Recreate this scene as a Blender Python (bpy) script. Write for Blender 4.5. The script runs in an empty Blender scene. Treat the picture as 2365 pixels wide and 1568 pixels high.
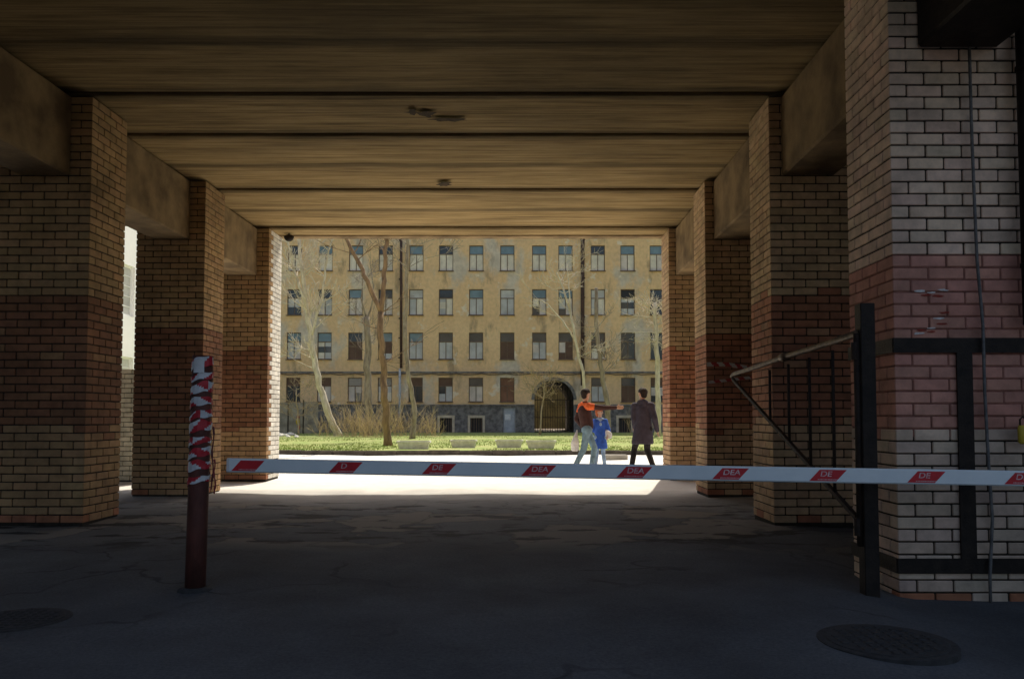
import bpy, math, random
from mathutils import Vector
R=random.Random(7)
PI=math.pi
sc=bpy.context.scene
COL=sc.collection
# ------------------------------------------------ camera model (photo measured on a 2365 px wide copy)
EYE=1.15; FPX=1839.0; PITCH=math.radians(2.5)
ca,sa=math.cos(PITCH),math.sin(PITCH)
def ray(px,py):
    u=(px-1210)/FPX; v=(885-py)/FPX
    return u, ca-v*sa, sa+v*ca
def W(px,py,Y):
    x,y,z=ray(px,py); t=Y/y
    return Vector((x*t,Y,EYE+z*t))
def G(px,py,h=0.0):
    x,y,z=ray(px,py); t=(h-EYE)/z
    return Vector((x*t,y*t,h))
ZK,ZX,ZY=1.0,1182,784
cam=bpy.data.cameras.new('camera'); co=bpy.data.objects.new('camera',cam); COL.objects.link(co)
cam.lens=28*ZK; cam.sensor_width=36; cam.shift_x=(ZX-1210)/2365*ZK; cam.shift_y=(885-ZY)/2365*ZK
cam.clip_start=.05; cam.clip_end=900
co.location=(0,0,EYE); co.rotation_euler=(PI/2+PITCH,0,0); sc.camera=co
# ------------------------------------------------ world
EL=math.radians(54); AZ=math.radians(14)
w=bpy.data.worlds.new('World'); sc.world=w; w.use_nodes=True
nt=w.node_tree; nt.nodes.clear()
sky=nt.nodes.new('ShaderNodeTexSky'); sky.sky_type='NISHITA'; sky.sun_disc=False
sky.sun_elevation=EL; sky.sun_rotation=AZ; sky.air_density=1.0; sky.dust_density=4.0; sky.ozone_density=.8
bg=nt.nodes.new('ShaderNodeBackground'); bg.inputs[1].default_value=.15
wo=nt.nodes.new('ShaderNodeOutputWorld'); nt.links.new(sky.outputs[0],bg.inputs[0]); nt.links.new(bg.outputs[0],wo.inputs[0])
sl=bpy.data.lights.new('sun','SUN'); sl.energy=5; sl.angle=math.radians(.5); sl.color=(1,.92,.78)
so=bpy.data.objects.new('sun',sl); COL.objects.link(so)
d=Vector((math.sin(AZ)*math.cos(EL),math.cos(AZ)*math.cos(EL),math.sin(EL)))
so.rotation_euler=d.to_track_quat('Z','Y').to_euler()
sc.view_settings.view_transform='Standard'; sc.view_settings.look='None'; sc.view_settings.exposure=0
# ------------------------------------------------ tagging and mesh builder
def tag(o,label=None,cat=None,group=None,kind=None):
    if label:o['label']=label
    if cat:o['category']=cat
    if group:o['group']=group
    if kind:o['kind']=kind
    return o
def empty(name,loc,label=None,cat=None,group=None):
    o=bpy.data.objects.new(name,None); COL.objects.link(o); o.location=loc; o.empty_display_size=.1
    return tag(o,label,cat,group)
def wl(o):
    v=Vector((0,0,0))
    while o: v+=Vector(o.location); o=o.parent
    return v
class MB:
    def __init__(s): s.v=[];s.f=[];s.c=[];s.m=[]
    def add(s,vs,fs,c=None,m=0):
        n=len(s.v); s.v+=[tuple(p) for p in vs]
        for f in fs: s.f.append([i+n for i in f]); s.c.append(c); s.m.append(m)
    def quad(s,a,b,c_,d_,c=None,m=0): s.add([a,b,c_,d_],[(0,1,2,3)],c,m)
    def box(s,x0,x1,y0,y1,z0,z1,c=None,m=0):
        vs=[(x,y,z) for z in(z0,z1) for y in(y0,y1) for x in(x0,x1)]
        s.add(vs,[(0,2,3,1),(4,5,7,6),(0,1,5,4),(2,6,7,3),(0,4,6,2),(1,3,7,5)],c,m)
    def cbox(s,x0,x1,y0,y1,z0,z1,b=.006,c=None,m=0):
        cx,cy,cz=(x0+x1)/2,(y0+y1)/2,(z0+z1)/2; h=((x1-x0)/2,(y1-y0)/2,(z1-z0)/2)
        vs=[]
        for sx in(-1,1):
            for sy in(-1,1):
                for sz in(-1,1):
                    for a in range(3):
                        q=[h[i]-(0 if i==a else b) for i in range(3)]
                        vs.append((cx+sx*q[0],cy+sy*q[1],cz+sz*q[2]))
        s.add(vs,CF,c,m)
    def bar(s,a,b,wd,hd=None,c=None,m=0):
        a=Vector(a);b=Vector(b);hd=hd or wd
        t=(b-a).normalized(); up=Vector((0,0,1)) if abs(t.z)<.95 else Vector((0,1,0))
        n=t.cross(up).normalized(); u=n.cross(t)
        vs=[p+n*sx*wd/2+u*sz*hd/2 for p in(a,b) for sx,sz in((-1,-1),(1,-1),(1,1),(-1,1))]
        s.add(vs,[(3,2,1,0),(4,5,6,7),(0,1,5,4),(1,2,6,5),(2,3,7,6),(3,0,4,7)],c,m)
    def tube(s,pts,rads,n=8,cap=True,c=None,m=0):
        pts=[Vector(p) for p in pts]
        if not hasattr(rads,'__len__'): rads=[rads]*len(pts)
        rings=[]; pn=None
        for i,p in enumerate(pts):
            t=(pts[min(i+1,len(pts)-1)]-pts[max(i-1,0)])
            t=t.normalized() if t.length>1e-9 else Vector((0,0,1))
            if pn is None: pn=t.orthogonal().normalized()
            nn=(pn-t*pn.dot(t)); nn=nn.normalized() if nn.length>1e-6 else t.orthogonal().normalized()
            b=t.cross(nn); pn=nn
            rings.append([p+(nn*math.cos(2*PI*k/n)+b*math.sin(2*PI*k/n))*rads[i] for k in range(n)])
        vs=[q for r in rings for q in r]; fs=[]
        for i in range(len(rings)-1):
            for k in range(n):
                fs.append((i*n+k,i*n+(k+1)%n,(i+1)*n+(k+1)%n,(i+1)*n+k))
        if cap: fs.append(tuple(range(n))[::-1]); fs.append(tuple((len(rings)-1)*n+k for k in range(n)))
        s.add(vs,fs,c,m)
    def loft(s,rings,n=16,c=None,m=0):
        vs=[];fs=[]
        for (cx,cy,cz,rx,ry) in rings:
            for k in range(n):
                a=2*PI*k/n; vs.append((cx+rx*math.cos(a),cy+ry*math.sin(a),cz))
        for i in range(len(rings)-1):
            for k in range(n): fs.append((i*n+k,i*n+(k+1)%n,(i+1)*n+(k+1)%n,(i+1)*n+k))
        fs.append(tuple(range(n))[::-1]); fs.append(tuple((len(rings)-1)*n+k for k in range(n)))
        s.add(vs,fs,c,m)
    def cap(s,a,b,ra,rb,n=12):
        a=Vector(a);b=Vector(b); t=(b-a); L=t.length; t=t/L if L>1e-6 else Vector((0,0,1))
        P=[];Q=[]
        for k in(80,55,28): P.append(a-t*ra*math.sin(math.radians(k)));Q.append(ra*math.cos(math.radians(k)))
        P.append(a);Q.append(ra);P.append(b);Q.append(rb)
        for k in(28,55,80): P.append(b+t*rb*math.sin(math.radians(k)));Q.append(rb*math.cos(math.radians(k)))
        s.tube(P,Q,n)
    def build(s,name,mats,parent=None,smooth=False):
        me=bpy.data.meshes.new(name)
        off=wl(parent) if parent else Vector((0,0,0))
        me.from_pydata([(x-off.x,y-off.y,z-off.z) for x,y,z in s.v],[],s.f)
        if not isinstance(mats,(list,tuple)): mats=[mats]
        for q in mats: me.materials.append(q)
        if len(mats)>1: me.polygons.foreach_set('material_index',s.m)
        if any(k is not None for k in s.c):
            at=me.color_attributes.new('Col','FLOAT_COLOR','CORNER'); arr=[]
            for f,k in zip(s.f,s.c):
                k=k or (.5,.5,.5); arr+= [k[0],k[1],k[2],1.0]*len(f)
            at.data.foreach_set('color',arr)
        if smooth: me.polygons.foreach_set('use_smooth',[True]*len(s.f))
        me.update()
        o=bpy.data.objects.new(name,me); COL.objects.link(o)
        if parent: o.parent=parent
        return o
    def top(s,name,mats,label,cat,group=None,smooth=False):
        xs=[p[0] for p in s.v];ys=[p[1] for p in s.v];zs=[p[2] for p in s.v]
        o0=Vector(((min(xs)+max(xs))/2,(min(ys)+max(ys))/2,min(zs)))
        s.v=[(x-o0.x,y-o0.y,z-o0.z) for x,y,z in s.v]
        o=s.build(name,mats,None,smooth); o.location=o0
        return tag(o,label,cat,group)
def _cf():
    idx={};k=0;pos=[]
    for sx in(-1,1):
        for sy in(-1,1):
            for sz in(-1,1):
                for a in range(3):
                    q=[1 if i==a else .8 for i in range(3)]
                    pos.append(Vector((sx*q[0],sy*q[1],sz*q[2]))); idx[(sx,sy,sz,a)]=k;k+=1
    fs=[]
    def fix(f):
        c=sum((pos[i] for i in f),Vector())/len(f); n=(pos[f[1]]-pos[f[0]]).cross(pos[f[2]]-pos[f[1]])
        return tuple(f) if n.dot(c)>0 else tuple(f[::-1])
    def K(d): return (d[0],d[1],d[2])
    for a in range(3):
        b,c=(a+1)%3,(a+2)%3
        for sg in(-1,1):
            f=[]
            for (i,j) in((-1,-1),(1,-1),(1,1),(-1,1)):
                d=[0,0,0];d[a]=sg;d[b]=i;d[c]=j; f.append(idx[K(d)+(a,)])
            fs.append(fix(f))
    for a in range(3):
        b,c=(a+1)%3,(a+2)%3
        for i in(-1,1):
            for j in(-1,1):
                d0=[0,0,0];d0[a]=-1;d0[b]=i;d0[c]=j; d1=list(d0);d1[a]=1
                fs.append(fix([idx[K(d0)+(b,)],idx[K(d0)+(c,)],idx[K(d1)+(c,)],idx[K(d1)+(b,)]]))
    for sx in(-1,1):
        for sy in(-1,1):
            for sz in(-1,1): fs.append(fix([idx[(sx,sy,sz,a)] for a in range(3)]))
    return fs
CF=_cf()
# ------------------------------------------------ materials
def newmat(name):
    m=bpy.data.materials.new(name); m.use_nodes=True; n=m.node_tree
    return m,n,n.nodes['Principled BSDF']
def N(n,t,**k):
    o=n.nodes.new(t)
    for a,b in k.items(): setattr(o,a,b)
    return o
def ramp(n,src,stops):
    r=n.nodes.new('ShaderNodeValToRGB'); e=r.color_ramp.elements
    while len(e)<len(stops): e.new(.5)
    for q,(p,c) in zip(e,stops):
        q.position=p; q.color=(c,c,c,1) if not hasattr(c,'__len__') else (c[0],c[1],c[2],1)
    n.links.new(src,r.inputs[0]); return r
def mix(n,a,b,f,mode='MIX'):
    m=n.nodes.new('ShaderNodeMix'); m.data_type='RGBA'; m.blend_type=mode
    for s,i in((f,0),(a,6),(b,7)):
        if hasattr(s,'is_linked') or hasattr(s,'links'): n.links.new(s,m.inputs[i])
        else: m.inputs[i].default_value=(s if i==0 else (s[0],s[1],s[2],1))
    return m.outputs[2]
def noise(n,vec,scale,detail=6,rough=.6):
    o=N(n,'ShaderNodeTexNoise'); o.inputs['Scale'].default_value=scale;o.inputs['Detail'].default_value=detail;o.inputs['Roughness'].default_value=rough
    n.links.new(vec,o.inputs['Vector']); return o.outputs[0]
def coords(n,stretch=(1,1,1),world=False,loc=(0,0,0)):
    if world: c=N(n,'ShaderNodeNewGeometry').outputs['Position']
    else: c=N(n,'ShaderNodeTexCoord').outputs['Object']
    m=N(n,'ShaderNodeMapping'); m.inputs['Scale'].default_value=stretch; m.inputs['Location'].default_value=loc; n.links.new(c,m.inputs['Vector']); return m.outputs[0]
def bump(n,p,h,strength,dist=.01):
    b=N(n,'ShaderNodeBump'); b.inputs['Strength'].default_value=strength;b.inputs['Distance'].default_value=dist
    n.links.new(h,b.inputs['Height']); n.links.new(b.outputs[0],p.inputs['Normal'])
def M(name,c1,c2=None,scale=6,rough=.8,bmp=.3,bs=None,metal=0,stretch=(1,1,1),dist=.01,world=False,spec=.3):
    m,n,p=newmat(name); c2=c2 or tuple(x*.72 for x in c1)
    v=coords(n,stretch,world); f=noise(n,v,scale)
    r=ramp(n,f,[(.35,c1),(.65,c2)]); n.links.new(r.outputs[0],p.inputs['Base Color'])
    p.inputs['Roughness'].default_value=rough; p.inputs['Metallic'].default_value=metal; p.inputs['Specular IOR Level'].default_value=spec
    if bmp: bump(n,p,noise(n,v,bs or scale*5),bmp,dist)
    return m
def vmat(name,rough=.85,grime=.45,scale=7,bmp=.5,bs=60,dist=.003):
    m,n,p=newmat(name); a=N(n,'ShaderNodeAttribute',attribute_name='Col')
    v=coords(n,world=True); g=ramp(n,noise(n,v,scale,8,.65),[(.3,1-grime),(.62,1.0)])
    g2=ramp(n,noise(n,v,1.1,4),[(.3,.66),(.65,1.08)])
    c=mix(n,a.outputs['Color'],g.outputs[0],1.0,'MULTIPLY'); c=mix(n,c,g2.outputs[0],1.0,'MULTIPLY')
    n.links.new(c,p.inputs['Base Color']); p.inputs['Roughness'].default_value=rough; p.inputs['Specular IOR Level'].default_value=.25
    bump(n,p,noise(n,v,bs),bmp,dist); return m
m_brick=vmat('painted_brick',grime=.34)
m_mortar=M('mortar',(.045,.036,.026),(.020,.017,.013),20,.95,.6)
m_pinkm=M('pink_painted_joints',(.30,.13,.095),(.17,.075,.055),14,.95,.6)
m_tape=vmat('striped_tape',.4,.2,15,.3,30)
m_steel=M('black_steel',(.034,.025,.019),(.016,.012,.010),12,.6,.4,metal=.3)
m_gate=M('rusty_gate_steel',(.050,.030,.021),(.024,.017,.013),16,.7,.5,metal=.1)
m_rust=M('rusty_pipe',(.15,.05,.036),(.07,.028,.021),9,.65,.5,stretch=(1,1,.4))
m_rail=M('worn_brown_rail',(.22,.14,.08),(.08,.05,.033),14,.5,.4,metal=.2)
m_white=M('white_boom_paint',(.90,.95,.94),(.82,.88,.88),5,.4,.15)
m_red=M('red_sticker',(.70,.035,.045),(.55,.03,.04),8,.45,.1)
m_letter=M('white_letters',(.80,.70,.68),(.66,.32,.32),60,.5,0)
m_cable=M('grey_cable',(.20,.19,.18),(.11,.105,.10),20,.7,.2)
m_iron=M('cast_iron',(.062,.061,.060),(.038,.037,.036),25,.8,.6,metal=.05)
m_paper=M('paper',(.80,.80,.78),(.64,.63,.60),10,.8,.1)
m_yellow=M('yellow_plastic',(.65,.48,.05),(.45,.33,.04),10,.5,.1)
# ceiling concrete
m_ceil,n,p=newmat('board_marked_concrete')
v=coords(n,(.35,7,1),True); v2=coords(n,(.12,30,1),True); v3=coords(n,(1,1,1),True)
a=ramp(n,noise(n,v,2.2,8,.65),[(.28,(.20,.13,.055)),(.5,(.46,.32,.145)),(.75,(.64,.47,.24))])
b=ramp(n,noise(n,v2,2.5,5,.7),[(.30,.45),(.48,1.0)])
c=mix(n,a.outputs[0],b.outputs[0],.85,'MULTIPLY')
g=ramp(n,noise(n,coords(n,(.5,1.6,1),True),1.0,6,.6),[(.32,.5),(.58,1.0)]); c=mix(n,c,g.outputs[0],.75,'MULTIPLY')
sep=N(n,'ShaderNodeSeparateXYZ'); n.links.new(v3,sep.inputs[0])
ma=N(n,'ShaderNodeMath',operation='MULTIPLY_ADD'); n.links.new(sep.outputs[1],ma.inputs[0]); ma.inputs[1].default_value=1/1.22; ma.inputs[2].default_value=-14.72/1.22+20.0
pp=N(n,'ShaderNodeMath',operation='PINGPONG'); n.links.new(ma.outputs[0],pp.inputs[0]); pp.inputs[1].default_value=.5
ad=N(n,'ShaderNodeMath',operation='MULTIPLY_ADD'); n.links.new(noise(n,coords(n,(.5,3,1),True),1.5,6),ad.inputs[0]); ad.inputs[1].default_value=-.16; n.links.new(pp.outputs[0],ad.inputs[2])
js=ramp(n,ad.outputs[0],[(-.0,.42),(.07,1.0)]); c=mix(n,c,js.outputs[0],.8,'MULTIPLY')
# shade of the near bays, darkened into the ceiling colour
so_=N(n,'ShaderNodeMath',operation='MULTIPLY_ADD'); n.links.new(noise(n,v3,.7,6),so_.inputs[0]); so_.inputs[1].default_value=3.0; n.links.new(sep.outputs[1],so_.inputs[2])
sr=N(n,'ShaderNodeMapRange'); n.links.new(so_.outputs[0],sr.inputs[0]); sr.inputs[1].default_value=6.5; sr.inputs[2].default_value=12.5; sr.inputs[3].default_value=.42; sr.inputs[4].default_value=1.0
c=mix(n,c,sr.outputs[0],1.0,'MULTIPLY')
n.links.new(c,p.inputs['Base Color']); p.inputs['Roughness'].default_value=.9; p.inputs['Specular IOR Level'].default_value=.2
bump(n,p,noise(n,v2,2.5,6,.7),.9,.03)
m_beam=M('beam_concrete',(.32,.225,.115),(.14,.095,.05),2.2,.9,.7,14,dist=.012,world=True)
m_spall=M('spalled_concrete',(.09,.06,.035),(.03,.022,.015),14,.95,1,30,dist=.02)
# asphalt
m_asph,n,p=newmat('worn_asphalt')
v=coords(n,(1,1,1),True)
sep=N(n,'ShaderNodeSeparateXYZ'); n.links.new(v,sep.inputs[0])
fine=ramp(n,noise(n,v,55,6,.75),[(.3,(.062,.069,.078)),(.7,(.145,.148,.150))])
lg=ramp(n,noise(n,v,.8,7,.6),[(.3,.6),(.7,1.3)])
base=mix(n,fine.outputs[0],lg.outputs[0],1.0,'MULTIPLY')
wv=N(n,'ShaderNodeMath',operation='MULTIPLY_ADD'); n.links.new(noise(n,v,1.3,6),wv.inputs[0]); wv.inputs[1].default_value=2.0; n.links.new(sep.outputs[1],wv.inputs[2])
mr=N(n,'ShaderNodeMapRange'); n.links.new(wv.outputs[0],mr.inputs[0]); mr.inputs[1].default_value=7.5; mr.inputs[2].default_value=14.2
sunlit_dust=ramp(n,noise(n,v,3,7,.7),[(.3,(.66,.63,.58)),(.7,(.76,.74,.69))])  # pale dust, its colour brightened to stand for the sunlit strip
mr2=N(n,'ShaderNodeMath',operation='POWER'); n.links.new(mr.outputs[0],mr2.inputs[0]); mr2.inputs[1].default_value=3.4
nv=N(n,'ShaderNodeTexNoise'); nv.inputs['Scale'].default_value=2.5; n.links.new(v,nv.inputs['Vector'])
vm=N(n,'ShaderNodeVectorMath',operation='MULTIPLY_ADD'); n.links.new(nv.outputs['Color'],vm.inputs[0]); vm.inputs[1].default_value=(.7,.7,.7); n.links.new(v,vm.inputs[2])
vo=N(n,'ShaderNodeTexVoronoi',feature='DISTANCE_TO_EDGE'); vo.inputs['Scale'].default_value=.8; n.links.new(vm.outputs[0],vo.inputs['Vector'])
crk=ramp(n,vo.outputs[0],[(.0,0.0),(.028,1.0)])
msk=ramp(n,noise(n,v,.45,3),[(.50,1.0),(.60,0.0)])
cm=N(n,'ShaderNodeMath',operation='MAXIMUM'); n.links.new(crk.outputs[0],cm.inputs[0]); n.links.new(msk.outputs[0],cm.inputs[1])
cr2=ramp(n,cm.outputs[0],[(0,.4),(1,1.0)])
base=mix(n,base,cr2.outputs[0],1.0,'MULTIPLY')
base=mix(n,base,sunlit_dust.outputs[0],mr2.outputs[0])
def band(a0,a1,b0,b1):
    y1=N(n,'ShaderNodeMapRange'); n.links.new(sep.outputs[1],y1.inputs[0]); y1.inputs[1].default_value=a0; y1.inputs[2].default_value=a1
    y2=N(n,'ShaderNodeMapRange'); n.links.new(sep.outputs[1],y2.inputs[0]); y2.inputs[1].default_value=b1; y2.inputs[2].default_value=b0
    q=N(n,'ShaderNodeMath',operation='MULTIPLY'); n.links.new(y1.outputs[0],q.inputs[0]); n.links.new(y2.outputs[0],q.inputs[1]); return q.outputs[0]
def mul(a_,b_):
    q=N(n,'ShaderNodeMath',operation='MULTIPLY'); n.links.new(a_,q.inputs[0]); n.links.new(b_,q.inputs[1]); return q.outputs[0]
bd=band(6.9,7.6,10.6,11.6)
vo2=N(n,'ShaderNodeTexVoronoi'); vo2.inputs['Scale'].default_value=.9; n.links.new(vm.outputs[0],vo2.inputs['Vector'])
sp=N(n,'ShaderNodeSeparateColor'); n.links.new(vo2.outputs['Color'],sp.inputs[0])
lp=ramp(n,sp.outputs[0],[(.60,0.0),(.62,.8)]); base=mix(n,base,(.24,.215,.18),mul(bd,lp.outputs[0]))
vo3=N(n,'ShaderNodeTexVoronoi',feature='DISTANCE_TO_EDGE'); vo3.inputs['Scale'].default_value=.9; n.links.new(vm.outputs[0],vo3.inputs['Vector'])
ce=ramp(n,vo3.outputs[0],[(.0,.55),(.03,0.0)]); base=mix(n,base,(.03,.026,.022),mul(bd,ce.outputs[0]))
pt=ramp(n,noise(n,coords(n,(.7,1.6,1),True,(.3,.2,0)),1.6,7,.6),[(.56,0.0),(.59,.9)])
base=mix(n,base,(.020,.018,.015),mul(bd,pt.outputs[0]))
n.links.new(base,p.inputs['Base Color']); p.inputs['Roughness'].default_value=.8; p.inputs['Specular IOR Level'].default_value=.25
bump(n,p,noise(n,v,60,6,.8),.8,.012)
m_lawn=M('lawn_soil',(.20,.29,.06),(.36,.36,.14),.9,.95,.5,30,world=True)
m_blade=M('grass_blades',(.20,.30,.055),(.36,.38,.12),1.2,.9,0,world=True)
m_kerb=M('kerb_concrete',(.12,.10,.08),(.06,.05,.04),4,.9,.5)
m_pave=M('pavement_slabs',(.45,.42,.36),(.34,.31,.26),2,.9,.4,world=True)
m_earth=M('bare_ground',(.17,.155,.13),(.12,.11,.09),.6,.95,.4)
m_plant=M('pale_concrete',(.80,.77,.71),(.60,.57,.51),5,.9,.4)
def facade(name,th):
    m,n,p=newmat(name); v=coords(n,(1,1,1),True); vs=coords(n,(1,1,.6),True)
    o=ramp(n,noise(n,v,.35,5,.5),[(.3,(.94,.66,.36)),(.5,(.88,.60,.32)),(.72,(.78,.55,.33))])
    sepf=N(n,'ShaderNodeSeparateXYZ'); n.links.new(v,sepf.inputs[0])
    hz=N(n,'ShaderNodeMapRange'); n.links.new(sepf.outputs[2],hz.inputs[0]); hz.inputs[1].default_value=9.5; hz.inputs[2].default_value=14; hz.inputs[4].default_value=.06
    ns=N(n,'ShaderNodeMath',operation='ADD'); n.links.new(noise(n,vs,.30,8,.6),ns.inputs[0]); n.links.new(hz.outputs[0],ns.inputs[1])
    st=ramp(n,ns.outputs[0],[(th,0.0),(th+.08,.75)])
    gcol=ramp(n,noise(n,v,.9,5,.6),[(.35,(.76,.70,.60)),(.65,(.56,.51,.43))])
    c=mix(n,o.outputs[0],gcol.outputs[0],st.outputs[0])
    ch=ramp(n,noise(n,v,.8,8,.62),[(.60,0.0),(.64,.75)])
    c=mix(n,c,(.92,.80,.62),ch.outputs[0])
    dk=ramp(n,noise(n,coords(n,(1,1,.35),True,(5,3,9)),.9,8,.62),[(.58,0.0),(.68,.6)])
    c=mix(n,c,(.28,.21,.14),dk.outputs[0])
    sg=ramp(n,noise(n,v,4,6,.6),[(.3,.86),(.6,1.03)]); c=mix(n,c,sg.outputs[0],1.0,'MULTIPLY')
    n.links.new(c,p.inputs['Base Color']); p.inputs['Roughness'].default_value=.92; p.inputs['Specular IOR Level'].default_value=.15
    bump(n,p,noise(n,v,2.5,6,.6),.35,.03); return m
m_fac=facade('peeling_ochre_plaster',.545)
m_plinth=M('dark_stone_plinth',(.28,.26,.23),(.12,.11,.10),3.5,.9,.9,9,dist=.05,world=True)
m_trim=M('pale_stone_trim',(.72,.60,.42),(.50,.42,.30),3,.9,.4,world=True)
m_frame=M('old_window_frame',(.24,.16,.105),(.12,.085,.06),6,.7,.2)
def glass(name,c,rough=.08,spec=.7):
    m,n,p=newmat(name); v=coords(n,world=True); r=ramp(n,noise(n,v,1.2,4),[(.35,c),(.65,tuple(x*.72 for x in c))])
    n.links.new(r.outputs[0],p.inputs['Base Color']); p.inputs['Roughness'].default_value=rough; p.inputs['Specular IOR Level'].default_value=spec; return m
g_blue=glass('sky_blue_pane',(.20,.29,.33)); g_dark=glass('dark_pane',(.05,.055,.058)); g_black=glass('broken_pane',(.012,.012,.013),.6)
g_cream=glass('papered_pane',(.95,.86,.70),.7,.2); g_grey=glass('grey_pane',(.68,.67,.64),.6,.3); g_brown=glass('brown_pane',(.17,.095,.06),.5,.3); g_red=glass('rusty_pane',(.30,.15,.09),.6,.2); g_pink=glass('pale_pane',(.82,.72,.62),.7,.2)
m_dpipe=M('dark_downpipe',(.11,.06,.05),(.06,.038,.034),6,.7,.2); m_zinc=M('zinc_pipe',(.60,.62,.63),(.45,.46,.47),6,.5,.2)
m_gdoor=M('grey_metal_door',(.48,.51,.53),(.38,.40,.42),3,.6,.2)
m_dark=M('arch_plaster',(.13,.11,.08),(.07,.06,.045),1.2,.9,.4,world=True)
m_court=M('courtyard_wall',(.085,.085,.05),(.03,.034,.02),.5,.9,.4,world=True)
m_wbld=M('whitewashed_wall',(.92,.92,.91),(.87,.87,.86),1,.9,.2)
m_bldg=M('grey_render',(.40,.36,.30),(.30,.27,.22),1,.9,.3)
m_blocker=M('sky_blocker_dark',(.16,.12,.09),(.10,.08,.06),1,.9,.3)
# ------------------------------------------------ ground
mb=MB(); mb.quad((-450,-300,-.26),(450,-300,-.26),(450,600,-.26),(-450,600,-.26)); o=mb.build('ground',m_earth); o['kind']='structure'
def sst(a,b,x):
    k=max(0,min(1,(x-a)/(b-a))); return k*k*(3-2*k)
def hgt(x,y):
    return .012*math.sin(x*1.3+y*.7)+.010*math.sin(y*1.9-x*.6)+.006*math.sin(3.1*x+2.3*y)-.13*sst(1.9,2.9,x)*sst(7.4,6.0,y)-.01
mb=MB(); NX,NY=110,160; x0,x1,y0,y1=-30,30,-14,24.98
for j in range(NY+1):
    for i in range(NX+1):
        x=x0+(x1-x0)*i/NX; y=y0+(y1-y0)*j/NY; mb.v.append((x,y,hgt(x,y)))
for j in range(NY):
    for i in range(NX):
        k=j*(NX+1)+i; mb.f.append([k,k+1,k+NX+2,k+NX+1]); mb.c.append(None); mb.m.append(0)
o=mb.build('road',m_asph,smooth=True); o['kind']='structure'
mb=MB(); x=-30
while x<30:
    mb.cbox(x,x+.99,25.0,25.16,-.05,.14+R.uniform(-.012,.012),.012); x+=1
o=mb.build('kerb',m_kerb); o['kind']='structure'
mb=MB(); mb.quad((-40,25.16,.10),(40,25.16,.10),(40,57,.12),(-40,57,.12)); o=mb.build('lawn',m_lawn); o['kind']='structure'
mb=MB(); mb.quad((-45,57,.06),(45,57,.06),(45,90,.06),(-45,90,.06)); o=mb.build('pavement',m_pave); o['kind']='structure'
mb=MB()
for i in range(24000):
    y=25.2+31*(R.random()**1.5); x=R.uniform(-.36,.22)*y
    cl=math.sin(x*1.1+2)*math.sin(y*.8)+math.sin(x*.4-y*.5)
    if cl<-.7+R.random()*.6: continue
    h=R.uniform(.02,.07); a=R.uniform(0,PI); dx,dy=math.cos(a)*.018,math.sin(a)*.018
    l=R.uniform(-.04,.04)
    mb.add([(x-dx,y-dy,.09),(x+dx,y+dy,.09),(x+l,y+l*.5,.11+h)],[(0,1,2)])
o=mb.build('grass',m_blade); tag(o,'thin spring grass of the sunlit lawn','grass',kind='stuff')
# ------------------------------------------------ brick pillars
def brick_col(z,kind,rr,off,side=False):
    t=rr.uniform(.90,1.08)
    if kind=='pale': c=(.88,.65,.48); red=(.66,.31,.23); lo,hi=1.02,2.27
    elif kind=='plain': return tuple(a*t for a in (.86,.74,.52))
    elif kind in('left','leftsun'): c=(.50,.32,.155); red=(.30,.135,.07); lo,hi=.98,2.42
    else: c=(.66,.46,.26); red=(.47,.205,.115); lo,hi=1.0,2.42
    if kind=='leftsun' and side: return tuple(a*t for a in (.94,.90,.80))  # brightness of the sunlit inner face painted into its bricks
    j_=.4 if kind=='pale' else 1
    lo+=rr.uniform(-.10,.08)*j_+off; hi+=rr.uniform(-.03,.03)*j_+off
    if lo<z<hi:
        k=.95 if (kind=='pale' or rr.random()<.93) else .6
        c=tuple(a*(1-k)+b*k for a,b in zip(c,red))
    elif z<lo and kind=='pale': c=(.76,.57,.43)
    elif z<lo: c=tuple(a*.8+b*.2 for a,b in zip(c,red))
    if z<-.08 or (z<.1 and kind!='pale'): c=(.46,.19,.10) if rr.random()<.6 else c
    if rr.random()<.04: t*=.78
    return tuple(a*t*(1+rr.uniform(-.03,.03)) for a in c)
def brickring(mb,x0,x1,y0,y1,z0,z1,kind,rr,course=.088,D=.12):
    nzz=int(round((z1-z0)/course)); J=.012; off=rr.uniform(-.06,.06) if kind!='pale' else 0
    def put(a,b,c_,d_,z,ax):
        j=rr.uniform(-.003,.003); jz=rr.uniform(-.0015,.0015)
        if ax=='f': c2,d2=c_+j,d_
        else: c2,d2=c_,d_
        mb.cbox(a,b,c2,d2,z+J/2+jz,z+course-J/2+jz,.005,brick_col(z,kind,rr,off,ax=='r'))
    for k in range(nzz):
        z=z0+k*course; ev=k%2==0
        xa,xb=(x0,x1) if ev else (x0+D+J,x1-D-J)
        nb=max(1,round((xb-xa)/.255)); L=(xb-xa+J)/nb
        for i in range(nb):
            a=xa+i*L; b=a+L-J
            put(a,b,y0,y0+D,z,'f'); put(a,b,y1-D,y1,z,'r' if i==nb-1 else 'f')
        ya,yb_=(y0+D+J,y1-D-J) if ev else (y0,y1)
        nb=max(1,round((yb_-ya)/.255)); L=(yb_-ya+J)/nb
        for i in range(nb):
            a=ya+i*L; b=a+L-J
            put(x0,x0+D,a,b,z,'s'); put(x1-D,x1,a,b,z,'r' if (i>0 or ev) else 's')
CZ=4.70
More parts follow.
